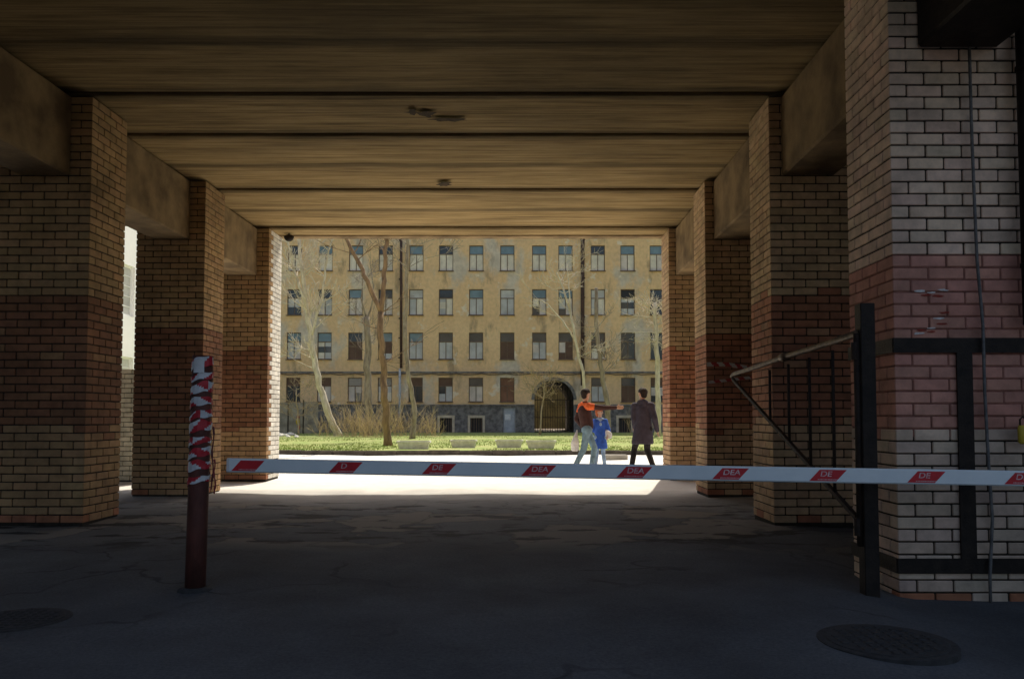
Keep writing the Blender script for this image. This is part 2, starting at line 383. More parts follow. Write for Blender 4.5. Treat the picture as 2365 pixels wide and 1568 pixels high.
def pillar(x0,x1,y0,y1,kind,seed,label,group='brick pillars of the passage',H=53,z0=.02):
    rr=random.Random(seed)
    t=empty('brick_pillar',((x0+x1)/2,(y0+y1)/2,0),label,'pillar',group)
    mb=MB(); brickring(mb,x0,x1,y0,y1,z0,.02+.088*H,kind,rr)
    mb.build('brickwork',m_brick,t)
    mb=MB(); q=.012; mb.box(x0+q,x1-q,y0+q,y1-q,z0-.07,.02+.088*H); mb.build('mortar_core',m_mortar,t)
    return t
PW,PD=1.02,.765
P1=pillar(2.62,2.62+PW,5.62,5.62+PD,'pale',1,'nearest brick pillar at right, whitewashed with pink band and black steel straps',z0=.02-.176)
P2=pillar(2.69,2.69+PW,8.63,8.63+PD,'mid',2,'brick pillar just beyond the strapped one, behind the open swing gate')
P3=pillar(2.69,2.69+PW,11.75,11.75+PD,'mid',3,'third brick pillar of the right row, with striped tape on its face')
P4=pillar(2.69,2.69+PW,14.72,14.72+PD,'mid',4,'farthest brick pillar of the right row, beside the man in the dark coat')
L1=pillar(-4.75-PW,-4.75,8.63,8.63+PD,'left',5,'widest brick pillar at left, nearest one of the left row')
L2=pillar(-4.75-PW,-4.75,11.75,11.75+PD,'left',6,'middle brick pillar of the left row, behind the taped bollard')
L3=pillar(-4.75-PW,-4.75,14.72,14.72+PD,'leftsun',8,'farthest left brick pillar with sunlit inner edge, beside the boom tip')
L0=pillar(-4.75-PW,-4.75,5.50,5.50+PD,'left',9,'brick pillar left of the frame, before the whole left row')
x0,x1,y0,y1=2.62,3.64,5.62,6.385
mb=MB(); q=.007; mb.box(x0+q,x1-q,y0+q,y1-q,1.02,2.31); mb.build('painted_joints',m_pinkm,P1)
for z in (W(2150,797,5.6).z,W(2150,1307,5.6).z):
    mb=MB(); g=.006;e=.012;h=.052
    mb.box(x0-e,x1+e,y0-e-g,y0-g,z-h,z+h); mb.box(x0-e-g,x0-g,y0-g,y1,z-h+.001,z+h-.001)
    o=mb.build('steel_band',m_steel,P1)
mb=MB(); xx=W(2232,1050,5.6).x
mb.box(xx-.055,xx+.055,y0-.024,y0-.010,W(2150,1307,5.6).z+.05,W(2150,797,5.6).z-.05); mb.build('steel_strut',m_steel,P1)
m_flake=M('paint_flakes',(.80,.76,.72),(.6,.5,.45),30,.8,.1); m_redfl=M('red_flakes',(.34,.05,.03),(.22,.04,.03),30,.8,.1)
mb=MB(); mr_=MB()
for (px,py,k) in [(2125,672,0),(2150,676,0),(2178,670,0),(2140,682,1),(2165,684,1),(2130,762,1),(2150,766,1),(2172,748,1),(2168,735,0),(2182,722,1),(2150,758,0),(2120,770,0)]:
    c=W(px,py,y0-.0055); rr=random.Random(px); pts=[]
    for q in range(9):
        a=2*PI*q/9; r_=rr.uniform(.4,1); pts.append((c.x+math.cos(a)*.05*r_,c.y,c.z+math.sin(a)*.012*r_))
    (mr_ if k else mb).add(pts,[tuple(range(9))])
mb.build('paint_flake',m_flake,P1); mr_.build('paint_flake',m_redfl,P1)
mb=MB(); pts=[]
for i,(px,py) in enumerate([(2238,110),(2242,300),(2250,450),(2256,600),(2268,750),(2274,900),(2282,1050),(2290,1200),(2286,1330),(2288,1395)]):
    q=W(px,py,5.575); pts.append((q.x+.004*math.sin(i*2),5.575,q.z))
mb.tube(pts,.011,8); mb.top('cable',m_cable,'grey cable running down the front of the strapped brick pillar','cable',smooth=True)
mb=MB(); q=W(2362,500,5.52); mb.tube([(q.x+.03,5.52,1.8),(q.x+.03,5.52,4.7)],.045,14)
for z in(2.2,3.6): mb.tube([(q.x+.03,5.52,z),(q.x+.03,5.52,z+.03)],.053,14)
mb.top('drain_pipe',m_steel,'dark vertical pipe at the right edge of the strapped pillar','pipe',smooth=True)
q=W(2362,992,5.53); t=empty('yellow_padlock',(q.x,5.53,q.z-.1),'small yellow fitting hanging at the right edge of the strapped pillar','fitting')
mb=MB(); mb.loft([(q.x,5.53,q.z-.10,.02,.015),(q.x,5.53,q.z-.085,.036,.022),(q.x,5.53,q.z,.038,.024),(q.x,5.53,q.z+.03,.03,.02)],14); mb.build('body',m_yellow,t,True)
mb=MB(); mb.tube([(q.x-.02,5.53,q.z+.02),(q.x-.02,5.53,q.z+.07),(q.x,5.53,q.z+.09),(q.x+.02,5.53,q.z+.07),(q.x+.02,5.53,q.z+.02)],.006,8); mb.build('shackle',m_steel,t,True)
# ------------------------------------------------ building over the passage
YF=3.74; YE=15.56
B=empty('building',(0,9,4.7),'building above the passage with ribbed concrete ceiling resting on brick pillars','building')
edges=[15.30,14.72]
while edges[-1]>YF+.1: edges.append(edges[-1]-1.22)
for i in range(len(edges)-1):
    b1,b0=edges[i],edges[i+1]; dz=(-.016,.012,-.006,.018,-.014,.004,.02,-.012,.01,0,0)[i%11]; mb=MB()
    mb.cbox(-5.35,3.35,b0+.020,b1-.020,CZ+.0+dz,CZ+.20+dz,.018); mb.build('ceiling_slab',m_ceil,B)
mb=MB(); mb.box(-14,14,YF,YE,CZ+.225,CZ+.4); mb.build('floor_deck',m_steel,B)
mb=MB(); mb.cbox(-5.3,3.3,15.31,15.55,CZ-.03,CZ+.21,.01); mb.build('lintel',m_beam,B)
for (xa,xb,ys) in ((2.82,3.40,[(3.8,5.61),(6.39,8.62),(9.40,11.74),(12.52,14.71)]),(-5.52,-4.97,[(3.8,5.49),(6.27,8.62),(9.40,11.74),(12.52,14.71)])):
    for (ya,yb_) in ys:
        mb=MB(); mb.cbox(xa,xb,ya,yb_,3.80,CZ-.02,.02); mb.build('beam',m_steel if (ya<4 and xa>0) else m_beam,B)
mb=MB(); mb.box(-14,14,YF,YF+.3,CZ+.41,17); mb.box(-14,14,YE-.3,YE,CZ+.41,17); mb.box(-14,-13.7,YF+.3,YE-.3,CZ+.41,17); mb.box(13.7,14,YF+.3,YE-.3,CZ+.41,17)
mb.build('wall',m_bldg,B); mb=MB(); mb.box(-14.2,14.2,YF-.2,YE+.2,17,17.3); mb.build('roof',m_steel,B)
for (px,py,wx,wy) in [(952,260,.09,.10),(985,264,.12,.14),(1040,277,.26,.07),(1026,426,.16,.12)]:
    u=ray(px,py); t_=(CZ-.02-EYE)/u[2]; c=Vector((u[0]*t_,u[1]*t_,CZ-.024)); rr=random.Random(px); mb=MB()
    pts=[(c.x,c.y,c.z)]
    for q in range(18):
        a=2*PI*q/18; r_=rr.uniform(.45,1.15); pts.append((c.x+math.cos(a)*wx*r_,c.y+math.sin(a)*wy*r_,c.z+.003))
    mb.add(pts,[(0,1+q,1+(q+1)%18) for q in range(18)]); mb.build('spalled_patch',m_spall,B)
mb=MB(); mb.box(6.2,6.5,3.8,15.5,-.05,CZ+.2); mb.top('light_control_wall',m_bldg,'plain unseen wall added behind the right row of pillars to hold back light','wall')  # unseen wall, added to control the light on the right
mb=MB(); mb.box(-6.6,-6.2,-9,5.3,-.05,8.5); mb.top('sky_blocker_wall',m_blocker,'tall dark unseen wall added left of the viewpoint to block sky light','wall')  # unseen, added to cut the sky light from behind left
c=W(667,549,15.15); t=empty('floodlight',(c.x,15.15,CZ-.02),'small black lamp hanging under the far left corner of the ceiling','lamp')
mb=MB(); mb.tube([(c.x,15.15,CZ),(c.x,15.15,c.z)],.015,8); mb.build('bracket',m_steel,t)
mb=MB(); mb.loft([(c.x,15.15,c.z-.07,.04,.04),(c.x,15.15,c.z-.04,.08,.07),(c.x,15.15,c.z+.02,.10,.08),(c.x,15.15,c.z+.05,.05,.05)],14); mb.build('housing',m_steel,t,True)
# ------------------------------------------------ low brick wall outside at left
t=empty('brick_wall',(-8,14.8,0),'low pale brick wall outside, seen between the two nearest left pillars','wall')
mb=MB(); brickring(mb,-9.2,-6.65,14.5,14.9,.02,.02+.088*23,'plain',random.Random(12)); mb.build('brickwork',m_brick,t)
mb=MB(); mb.box(-9.18,-6.67,14.52,14.88,-.05,2.04); mb.build('mortar_core',m_mortar,t)
# ------------------------------------------------ wall with openings
def holewall(mb,x0,x1,z0,z1,Y,holes,depth,c=None):
    xs=sorted(set([x0,x1]+[h[0] for h in holes]+[h[1] for h in holes])); zs=sorted(set([z0,z1]+[h[2] for h in holes]+[h[3] for h in holes]))
    for i in range(len(xs)-1):
        for j in range(len(zs)-1):
            mx,mz=(xs[i]+xs[i+1])/2,(zs[j]+zs[j+1])/2
            if any(h[0]<mx<h[1] and h[2]<mz<h[3] for h in holes): continue
            mb.quad((xs[i],Y,zs[j]),(xs[i+1],Y,zs[j]),(xs[i+1],Y,zs[j+1]),(xs[i],Y,zs[j+1]))
    for a,b,c0,c1 in holes:
        D=Y+depth
        mb.quad((a,Y,c0),(a,Y,c1),(a,D,c1),(a,D,c0)); mb.quad((b,Y,c1),(b,Y,c0),(b,D,c0),(b,D,c1))
        mb.quad((a,Y,c1),(b,Y,c1),(b,D,c1),(a,D,c1)); mb.quad((a,Y,c0),(a,D,c0),(b,D,c0),(b,Y,c0))
FY=60.0
F=empty('building',((W(1100,900,FY).x),FY,0),'long derelict ochre building with peeling plaster across the sunlit yard','building')
cols=[608,678,749,820,889,960,1029,1099,1171,1245,1306,1381,1450,1518,1588]
rows=[(567,626),(668,728),(768,830),(872,928)]
ww=1.08
holes=[];wins=[]
for r_,(ya,yb_) in enumerate(rows):
    zt=W(1100,ya,FY).z; zb=W(1100,yb_,FY).z
    for ci,px in enumerate(cols):
        if r_==3 and px in(1245,1306): continue
        x=W(px,800,FY).x; holes.append((x-ww/2,x+ww/2,zb,zt)); wins.append((r_,ci,x,zb,zt))
zpl=W(1100,937,FY).z
xa=W(1279,900,FY).x; ra=1.48; zs_=W(1279,878,FY).z-ra
holes.append((xa-ra,xa+ra,zpl,zs_+ra))
FX0,FX1=-26,21
mb=MB(); holewall(mb,FX0,FX1,zpl,18.5,FY,holes,.22)
K=24
for sg in(-1,1):
    arc=[(xa+sg*ra*math.cos(a),zs_+ra*math.sin(a)) for a in [PI/2*k/K for k in range(K+1)]]
    for k in range(K):
        (ax,az),(bx,bz)=arc[k],arc[k+1]
        mb.quad((ax,FY,az),(ax,FY,zs_+ra),(bx,FY,zs_+ra),(bx,FY,bz))
mb.quad((FX0,FY,0),(FX0,FY+12,0),(FX0,FY+12,18.5),(FX0,FY,18.5)); mb.quad((FX1,FY,0),(FX1,FY+12,0),(FX1,FY+12,18.5),(FX1,FY,18.5))
holewall(mb,FX0,FX1,0,18.5,FY+12,[(xa-ra,xa+ra,0,zs_+ra)],.05)
mb.build('wall',m_fac,F)
mb=MB()
def pt(a,r,y): return (xa+r*math.cos(a),y,zs_+r*math.sin(a))
for k in range(20):
    a0,a1=PI*k/20,PI*(k+1)/20
    mb.quad(pt(a0,ra,FY-.05),pt(a1,ra,FY-.05),pt(a1,ra+.22,FY-.05),pt(a0,ra+.22,FY-.05)); mb.quad(pt(a0,ra,FY-.05),pt(a1,ra,FY-.05),pt(a1,ra,FY+.3),pt(a0,ra,FY+.3)); mb.quad(pt(a0,ra+.22,FY-.05),pt(a1,ra+.22,FY-.05),pt(a1,ra+.22,FY+.01),pt(a0,ra+.22,FY+.01))
mb.build('arch_trim',m_plinth,F)
mb=MB(); mb.box(FX0-.4,FX1+.4,FY-.4,FY+12.4,18.5,18.8); mb.add([(FX0-.4,FY-.4,18.81),(FX1+.4,FY-.4,18.81),(FX1+.4,FY+12.4,18.81),(FX0-.4,FY+12.4,18.81),(FX0,FY+6,21.5),(FX1,FY+6,21.5)],[(0,1,5,4),(2,3,4,5),(0,4,3),(1,2,5)])
mb.build('roof',m_dpipe,F)
bw=[]
for px in(1030,1100,1442):
    x=W(px,980,FY).x; bw.append((x-.46,x+.46,W(px,998,FY).z,W(px,965,FY).z))
xd=W(1176,970,FY).x; door=(xd-.45,xd+.45,.06,W(1176,942,FY).z)
mb=MB(); holewall(mb,FX0,FX1,-.05,zpl,FY-.10,bw+[door,(xa-ra,xa+ra,-.05,zpl)],.30); mb.build('plinth',m_plinth,F)
mb=MB(); mb.box(FX0,xa-ra,FY-.18,FY-.002,zpl+.003,zpl+.10); mb.box(xa+ra,FX1,FY-.18,FY-.002,zpl+.003,zpl+.10); mb.build('plinth_ledge',m_plinth,F)
for i,h in enumerate(bw):
    mb=MB()
    mb.box(h[0]-.18,h[0],FY-.14,FY-.103,h[2],h[3]+.2); mb.box(h[1],h[1]+.18,FY-.14,FY-.103,h[2],h[3]+.2); mb.box(h[0],h[1],FY-.14,FY-.103,h[3],h[3]+.2)
    f=mb.build('basement_window',m_trim,F)
    mb=MB(); mb.box(h[0],h[1],FY+.12,FY+.14,h[2],h[3]); mb.build('pane',g_black,f)
    mb=MB()
    for k in range(5): x=h[0]+(h[1]-h[0])*(k+.5)/5; mb.box(x-.02,x+.02,FY-.02,FY+.02,h[2],h[3])
    mb.build('grille',m_frame,f)
mb=MB(); mb.box(door[0],door[1],FY+.0,FY+.05,door[2],door[3]); mb.box(door[0]+.06,door[1]-.06,FY-.02,FY-.002,door[2]+.1,door[3]-.1); dd=mb.build('door',m_gdoor,F)
c=W(1172,963,FY-.08); mb=MB(); mb.box(c.x-.22,c.x+.22,FY-.05,FY-.03,c.z-.22,c.z+.22); mb.build('notice',m_paper,dd)
zc=W(1100,862,FY).z; mb=MB(); mb.box(FX0,FX1,FY-.14,FY-.003,zc,zc+.12); mb.build('string_course',m_plinth,F)
mb=MB()
xk=FX0
while xk<FX1:
    mb.tube([(xk,FY-.17,zc-.03),(xk+.6,FY-.17,zc-.12),(xk+1.2,FY-.17,zc-.10),(xk+1.9,FY-.17,zc-.03)],.035,5,False); xk+=1.9
mb.build('wire_run',m_frame,F)
def wframe():
    mb=MB(); w2=ww/2; H=1.93; t=.055
    mb.box(-w2,-w2+t,0,.08,0,H); mb.box(w2-t,w2,0,.08,0,H); mb.box(-w2+t,w2-t,0,.08,0,t); mb.box(-w2+t,w2-t,0,.08,H-t,H)
    mb.box(-w2+t,w2-t,.005,.075,H*.64,H*.64+.06); mb.box(-.025,.025,.008,.072,t,H*.64)
    mb.box(-w2-.05,w2+.05,-.26,-.01,-.05,.0)
    return mb
def pane_mb(xa_,xb_,za_,zb_,y=.045):
    mb=MB(); mb.box(xa_,xb_,y,y+.012,za_,zb_); return mb
H=1.93
meshes={}
rw=random.Random(22)
matsets={0:[g_blue,g_blue,g_blue,g_dark],1:[g_dark,g_dark,g_blue,g_grey],2:[g_dark,g_blue,g_dark,g_dark],3:[g_dark,g_brown,g_dark,g_dark]}
lows={0:[g_cream,g_cream,g_cream,g_pink,g_cream],1:[g_grey,g_pink,g_grey,g_cream],2:[g_brown,g_dark,g_cream,g_dark,g_grey,g_brown],3:[g_dark,g_grey,g_brown,g_pink,g_dark]}
def getmesh(key,fn,mat,kk=None):
    k=(kk or key,mat.name)
    if k not in meshes:
        o=fn().build(key,mat); meshes[k]=o.data; bpy.data.objects.remove(o)
    return meshes[k]
def child(name,me,par):
    q=bpy.data.objects.new(name,me); COL.objects.link(q); q.parent=par; return q
for (r_,ci,x,zb,zt) in wins:
    f=child('window',getmesh('window',wframe,m_frame),F)
    f.location=(x-F.location.x,FY+.10-F.location.y,zb); f.scale=(1,1,(zt-zb)/H)
    up=rw.choice(matsets[r_]); lo=rw.choice(lows[r_]); lo2=lo if rw.random()<.72 else rw.choice(lows[r_])
    if (r_,ci) in((1,12),(1,13)): up=g_black if ci==12 else g_dark; lo=lo2=g_grey if ci==12 else g_dark
    if (r_,ci)==(3,8): up=lo=lo2=g_red
    for kk,a,b,c_,d_,mt in(('u',-ww/2+.05,ww/2-.05,H*.64+.05,H-.05,up),('l',-ww/2+.05,-.02,.05,H*.64+.01,lo),('r',.02,ww/2-.05,.05,H*.64+.01,lo2)):
        child('pane',getmesh('pane',lambda a=a,b=b,c_=c_,d_=d_:pane_mb(a,b,c_,d_),mt,kk),f)
    if r_>=1 and rw.random()<.6:
        x0_=rw.choice([-.49,-.49,.03]); x1_=rw.choice([.49,.49,-.03]) if x0_<0 else .49; z0_=rw.choice([.06,.06,.5]); z1_=z0_+rw.uniform(.35,.75)
        mm_=pane_mb(x0_,x1_,z0_,min(z1_,1.23),.03); fl=wl(f); mm_.v=[(p_[0]+fl.x,p_[1]+fl.y,p_[2]+fl.z) for p_ in mm_.v]
        mm_.build('blind',rw.choice([g_cream,g_grey,g_pink,g_dark]),f)
def dpipe(px,y0_,y1_,r,mat):
    a=W(px,y0_,FY-.3);b=W(px,y1_,FY-.3); mb=MB(); mb.tube([a,b],r,10)
    k=int(abs(b.z-a.z)/1.6)+1
    for i in range(k): z=min(a.z,b.z)+abs(b.z-a.z)*(i+.5)/k; mb.tube([(a.x,FY-.3,z),(a.x,FY-.3,z+.08)],r*1.2,10)
    mb.build('downpipe',mat,F,True)
dpipe(926,400,850,.10,m_dpipe); dpipe(923,851,975,.09,m_zinc); dpipe(1345,400,890,.15,m_dpipe)
# arch passage and gate
mb=MB(); y1=FY+11.99; arc=[(xa-ra,0)]+[(xa-ra*math.cos(PI*k/20),zs_+ra*math.sin(PI*k/20)) for k in range(21)]+[(xa+ra,0)]
for i in range(len(arc)-1): mb.quad((arc[i][0],FY+.2,arc[i][1]),(arc[i+1][0],FY+.2,arc[i+1][1]),(arc[i+1][0],y1,arc[i+1][1]),(arc[i][0],y1,arc[i][1]))
mb.build('archway',m_dark,F)
for sg in(-1,1):
    mb=MB() 
    for k in range(8):
        x=xa+sg*(.08+k*(ra-.14)/7); zz=zs_+math.sqrt(max(0,ra*ra-(x-xa)**2))-.05
        mb.tube([(x,FY+.25,.1),(x,FY+.25,max(zz,.5))],.022,6)
    for z in(.25,1.2,zs_): mb.box(min(xa+sg*.03,xa+sg*ra),max(xa+sg*.03,xa+sg*ra),FY+.22,FY+.28,z-.03,z+.03)
    mb.build('gate_leaf',m_steel,F)
mb=MB(); mb.box(-12,16,84,84.4,0,9); mb.top('courtyard_wall',m_court,'dim courtyard wall glimpsed through the bars of the archway','wall')
# ------------------------------------------------ white building at left, its yard side in the sun
XR=-14.0; WH=9.0; ya_,yb2=24.4,30.6
Wb=empty('building',(-18,27.5,0),'white building seen bright between the two nearest left pillars','building')
wy=[(25.2,26.1),(27.55,28.45),(29.3,30.1)]; wz=[(1.5,3.3),(4.75,6.55)]
hl=[(a,b,c_,d_) for (a,b) in wy for (c_,d_) in wz]
mb=MB(); holewall(mb,ya_,yb2,0,WH,0,hl,.2); mb.v=[(XR-y,x,z) for x,y,z in mb.v]
mb.quad((XR,ya_,0),(-22,ya_,0),(-22,ya_,WH),(XR,ya_,WH)); mb.quad((XR,yb2,0),(-22,yb2,0),(-22,yb2,WH),(XR,yb2,WH)); mb.quad((-22,ya_,0),(-22,yb2,0),(-22,yb2,WH),(-22,ya_,WH)); mb.quad((XR,ya_,WH),(XR,yb2,WH),(-22,yb2,WH),(-22,ya_,WH)); mb.build('wall',m_wbld,Wb)
for h in hl:
    mb=MB(); X0,X1=XR-.16,XR-.10
    mb.box(X0,X1,h[0],h[0]+.07,h[2],h[3]); mb.box(X0,X1,h[1]-.07,h[1],h[2],h[3]); mb.box(X0,X1,h[0]+.07,h[1]-.07,h[2],h[2]+.07); mb.box(X0,X1,h[0]+.07,h[1]-.07,h[3]-.07,h[3])
    for k in range(1,5): z=h[2]+(h[3]-h[2])*k/5; mb.box(X0+.01,X1-.01,h[0]+.07,h[1]-.07,z-.015,z+.015)
    f=mb.build('window',m_wbld,Wb); mb=MB(); mb.box(XR-.14,XR-.13,h[0]+.05,h[1]-.05,h[2]+.05,h[3]-.05); mb.build('pane',g_grey,f)
# ------------------------------------------------ trees
def bark(name,a,b): return M(name,a,b,6,.9,.6,25,stretch=(1,1,.3),world=True)
b_pale=bark('pale_bark',(.78,.69,.54),(.48,.40,.29)); b_brown=bark('brown_bark',(.30,.20,.11),(.14,.09,.055)); b_grey=bark('grey_bark',(.40,.33,.25),(.21,.165,.12)); b_twig=bark('straw_twigs',(.62,.48,.29),(.40,.30,.18))
def grow(mb,p,d,L,r,depth,rr,up,spread=.8,nb=5,rmin=.008):
    pts=[p.copy()]; rads=[r]; q=p.copy(); dd=d.normalized(); ns=4 if depth>0 else 3
    for i in range(ns):
        dd=(dd+Vector((rr.uniform(-1,1),rr.uniform(-1,1),rr.uniform(-1,1)))*.22+Vector((0,0,up*.22))).normalized()
        q=q+dd*L/ns; pts.append(q.copy()); rads.append(max(r*(1-(i+1)/(ns+.6)),rmin))
    mb.tube(pts,rads,4 if depth<2 else 5,False)
    if depth>0:
        for k in range(nb):
            i=rr.randint(1,ns); s=Vector((rr.uniform(-1,1),rr.uniform(-1,1),rr.uniform(-.6,1))).normalized()
            b=pts[i]; nd=((pts[i]-pts[i-1]).normalized()+s*spread).normalized()
            grow(mb,b,nd,L*rr.uniform(.4,.68),max(rads[i]*.62,rmin),depth-1,rr,up,spread,nb,rmin)
def tree(limbs,Y,mat,label,seed,twigs,Lt,up=.3,depth=2,rt=.03,t0=.25,group='bare trees on the lawn',nb=5,name='bare_tree',cm_=None,rmin=.008):
    rr=random.Random(seed)
    base=W(*limbs[0][0][0],Y); t=empty(name,(base.x,Y,.08),label,'tree',group)
    mt=MB(); paths=[]
    for (pp,r0,r1) in limbs:
        raw=[W(a,b,Y) for a,b in pp]
        fine_=[]
        for i in range(len(raw)-1):
            for k in range(4): fine_.append(raw[i].lerp(raw[i+1],k/4)+Vector((rr.uniform(-.04,.04),rr.uniform(-.12,.12),0))*(1 if (i or k) else 0))
        fine_.append(raw[-1]); nn=len(fine_)
        rads=[(r0+(r1-r0)*i/(nn-1))*rr.uniform(.93,1.07) for i in range(nn)]
        if pp is limbs[0][0]: rads[0]*=1.35; fine_[0].z=.02
        mt.tube(fine_,rads,9); paths.append((fine_,rads))
    mt.build('trunk',mat,t,True)
    mc=MB()
    for k in range(twigs):
        f_,rd=paths[rr.randrange(len(paths))] if rr.random()>.3 else paths[0]
        i=rr.randint(int(len(f_)*t0),len(f_)-1)
        a=rr.uniform(0,2*PI); nd=Vector((math.cos(a),math.sin(a)*.8,rr.uniform(.1,.9)))
        grow(mc,f_[i],nd,Lt*rr.uniform(.6,1.2),min(rt,rd[i]*.6),depth,rr,up,.85,nb,rmin)
    mc.build('crown',cm_ or mat,t,True)
    return t
tree([([(782,1006),(760,960),(738,890),(722,810),(708,720),(700,640),(690,560),(684,470)],.22,.08),([(718,780),(740,700),(752,620),(770,540)],.09,.04),([(706,700),(676,620),(664,540)],.09,.04)],46,b_pale,'leaning pale tree with dense whitish twigs at the left of the yard',31,44,1.8,.25,2,.035,.3,rmin=.011)
tree([([(896,1028),(890,960),(886,880),(882,800),(879,722)],.145,.115),([(879,722),(850,650),(822,600),(797,545),(775,490)],.09,.06),([(879,722),(886,650),(890,580),(893,500),(896,430)],.10,.06)],30,b_brown,'brown tree forking into two thick limbs in front of the ochre building',32,12,1.6,.3,1,.025,.5)
tree([([(951,1012),(957,950),(945,880),(934,790),(938,700),(941,620),(941,550),(944,470)],.13,.07)],40,b_grey,'slim tree with gently curved trunk right of the forked tree',33,14,2.0,.3,2,.022,.65)
tree([([(850,1004),(851,930),(848,850),(849,780),(846,732)],.25,.17),([(846,735),(835,690),(838,640)],.06,.03),([(848,740),(862,690),(858,630)],.06,.03)],48,b_grey,'stout grey trunk with lopped top behind the forked tree',34,12,1.5,.4,2,.022,.6,rmin=.009)
tree([([(1352,1006),(1350,930),(1345,860),(1330,790),(1316,720),(1300,665),(1285,630)],.11,.04),([(1330,790),(1300,740),(1262,700),(1240,690)],.05,.02),([(1316,720),(1312,660),(1310,610)],.05,.02)],46,b_pale,'thin pale tree rising behind the pointing man',35,15,1.7,.3,2,.020,.4,rmin=.009)
tree([([(1402,1006),(1405,940),(1392,880),(1382,800),(1377,740),(1376,665)],.18,.10),([(1382,800),(1400,830),(1398,800)],.05,.025)],47,b_grey,'dark lopped trunk beside the thick dark downpipe',36,12,1.2,.2,2,.022,.3,rmin=.009)
tree([([(1519,1004),(1519,930),(1517,850),(1515,770),(1512,700)],.18,.10)],46,b_pale,'pale pollarded tree with drooping twigs beside the farthest right pillar',37,26,1.5,-.35,2,.026,.65,rmin=.010)
tree([([(1246,1003),(1250,950),(1256,910),(1258,880)],.06,.03)],50,b_twig,'small twiggy tree in front of the archway',38,16,1.3,.0,2,.020,.5,rmin=.009)
tree([([(690,1003),(688,960),(684,900)],.06,.03)],50,b_twig,'low twiggy sapling before the grey fence',39,12,1.4,.1,2,.02,.3,rmin=.009)
def bush(px,py,Y,hw,h,n_,seed,label):
    rr=random.Random(seed); c=W(px,py,Y); t=empty('bare_bush',(c.x,Y,.08),label,'bush','bare bushes under the trees'); mb=MB()
    for k in range(n_):
        p=Vector((c.x+rr.uniform(-hw,hw)*.8,Y+rr.uniform(-hw,hw)*.5,.08)); a=rr.uniform(0,2*PI)
        grow(mb,p,Vector((math.cos(a)*.5,math.sin(a)*.4,1)),h*rr.uniform(.4,1.15),.012,1,rr,.1,.6,6,.006)
    mb.build('stems',b_twig,t)
bush(820,1008,44,1.1,1.6,60,41,'wide straw-coloured bush left of the forked tree')
bush(868,1010,43,.8,1.4,40,42,'straw-coloured bush just behind the forked tree')
bush(918,1010,45,.7,1.6,28,43,'thin bush between the forked tree and the slim tree')
bush(985,1008,44,.9,1.2,36,44,'low straw bush right of the slim tree')
bush(748,1006,46,.7,1.1,22,45,'small bush at the foot of the leaning pale tree')
bush(1470,1003,48,.9,1.0,22,46,'dry bush behind the man in the dark coat')
def planter(xa_,xb_,py,label):
    a=G(xa_,py,.11);b=G(xb_,py,.11); Y=a.y; cx=(a.x+b.x)/2; w_=(b.x-a.x)/2; h=.27
    t=empty('planter',(cx,Y,.11),label,'planter','concrete planters on the lawn'); mb=MB()
    def ring(k,z): return [(cx-w_*k,Y-.22*k,z),(cx+w_*k,Y-.22*k,z),(cx+w_*k,Y+.22*k,z),(cx-w_*k,Y+.22*k,z)]
    vs=ring(.82,.10)+ring(.94,.31)+ring(1,.315)+ring(1,.11+h)+ring(.9,.11+h)+ring(.86,.33); fs=[(3,2,1,0)]
    for i in range(5):
        for k in range(4): fs.append((i*4+k,i*4+(k+1)%4,(i+1)*4+(k+1)%4,(i+1)*4+k))
    mb.add(vs,fs); mb.build('trough',m_plant,t); mb=MB(); q=ring(.86,.332); mb.quad(*q); mb.build('soil',m_spall,t)
planter(917,994,1036,'concrete planter left of the others, at the foot of the forked tree')
planter(1040,1101,1033,'second concrete planter from the left on the lawn')
planter(1143,1208,1033,'third concrete planter from the left, right of the wide gap')
planter(1214,1284,1035,'concrete planter nearest the people, rightmost of the four')
fx0,fx1=W(560,980,53).x,W(735,980,53).x; t=empty('fence',((fx0+fx1)/2,53,.1),'grey panel fence behind the leaning pale tree','fence')
m_fence=M('grey_fence',(.40,.36,.30),(.24,.21,.17),2,.8,.5,world=True)
k=5
for i in range(k):
    a=fx0+(fx1-fx0)*i/k; b=fx0+(fx1-fx0)*(i+1)/k; mb=MB(); mb.box(a+.03,b-.03,53,53.04,.15,2.2+R.uniform(-.08,.08)); mb.build('panel',m_fence,t)
    mb=MB(); mb.box(a-.03,a+.03,52.95,53.06,.05,2.35); mb.build('post',m_steel,t)
mb=MB(); c=W(688,975,52.97)
for (dx,dz,w_,h_,cc) in [(0,.35,.10,.12,(.55,.08,.05)),(-.02,.05,.14,.2,(.62,.45,.05)),(.05,-.3,.10,.18,(.5,.07,.05))]:
    mb.loft([(c.x+dx,52.97,c.z+dz-h_,w_*.6,.01),(c.x+dx,52.97,c.z+dz,w_,.012),(c.x+dx,52.97,c.z+dz+h_,w_*.5,.01)],10,c=cc)
mb.build('painted_mark',m_tape,t)
rr=random.Random(5)
t=empty('rubble_pile',G(660,1010,.1),'small heap of pale rubble at the left edge of the lawn','rubble')
for i in range(9):
    c=G(645+i*5,1008+rr.uniform(-3,3),.1); r_=rr.uniform(.12,.24); mb=MB(); rings=[]
    for (zz,q) in((0,.8),(.35,1.05),(.75,.8),(1,.35)): rings.append((c.x+rr.uniform(-.03,.03),c.y+rr.uniform(-.03,.03),.08+zz*r_*1.1,r_*q*rr.uniform(.8,1.2),r_*q))
    mb.loft(rings,6); mb.build('stone',m_plant,t)
mb=MB(); mb.cbox(W(1395,1060,22).x,W(1450,1060,22).x,22,22.3,-.03,.14,.03); mb.top('kerbstone',m_pave,'loose kerbstone lying beyond the people by the lawn','kerbstone')
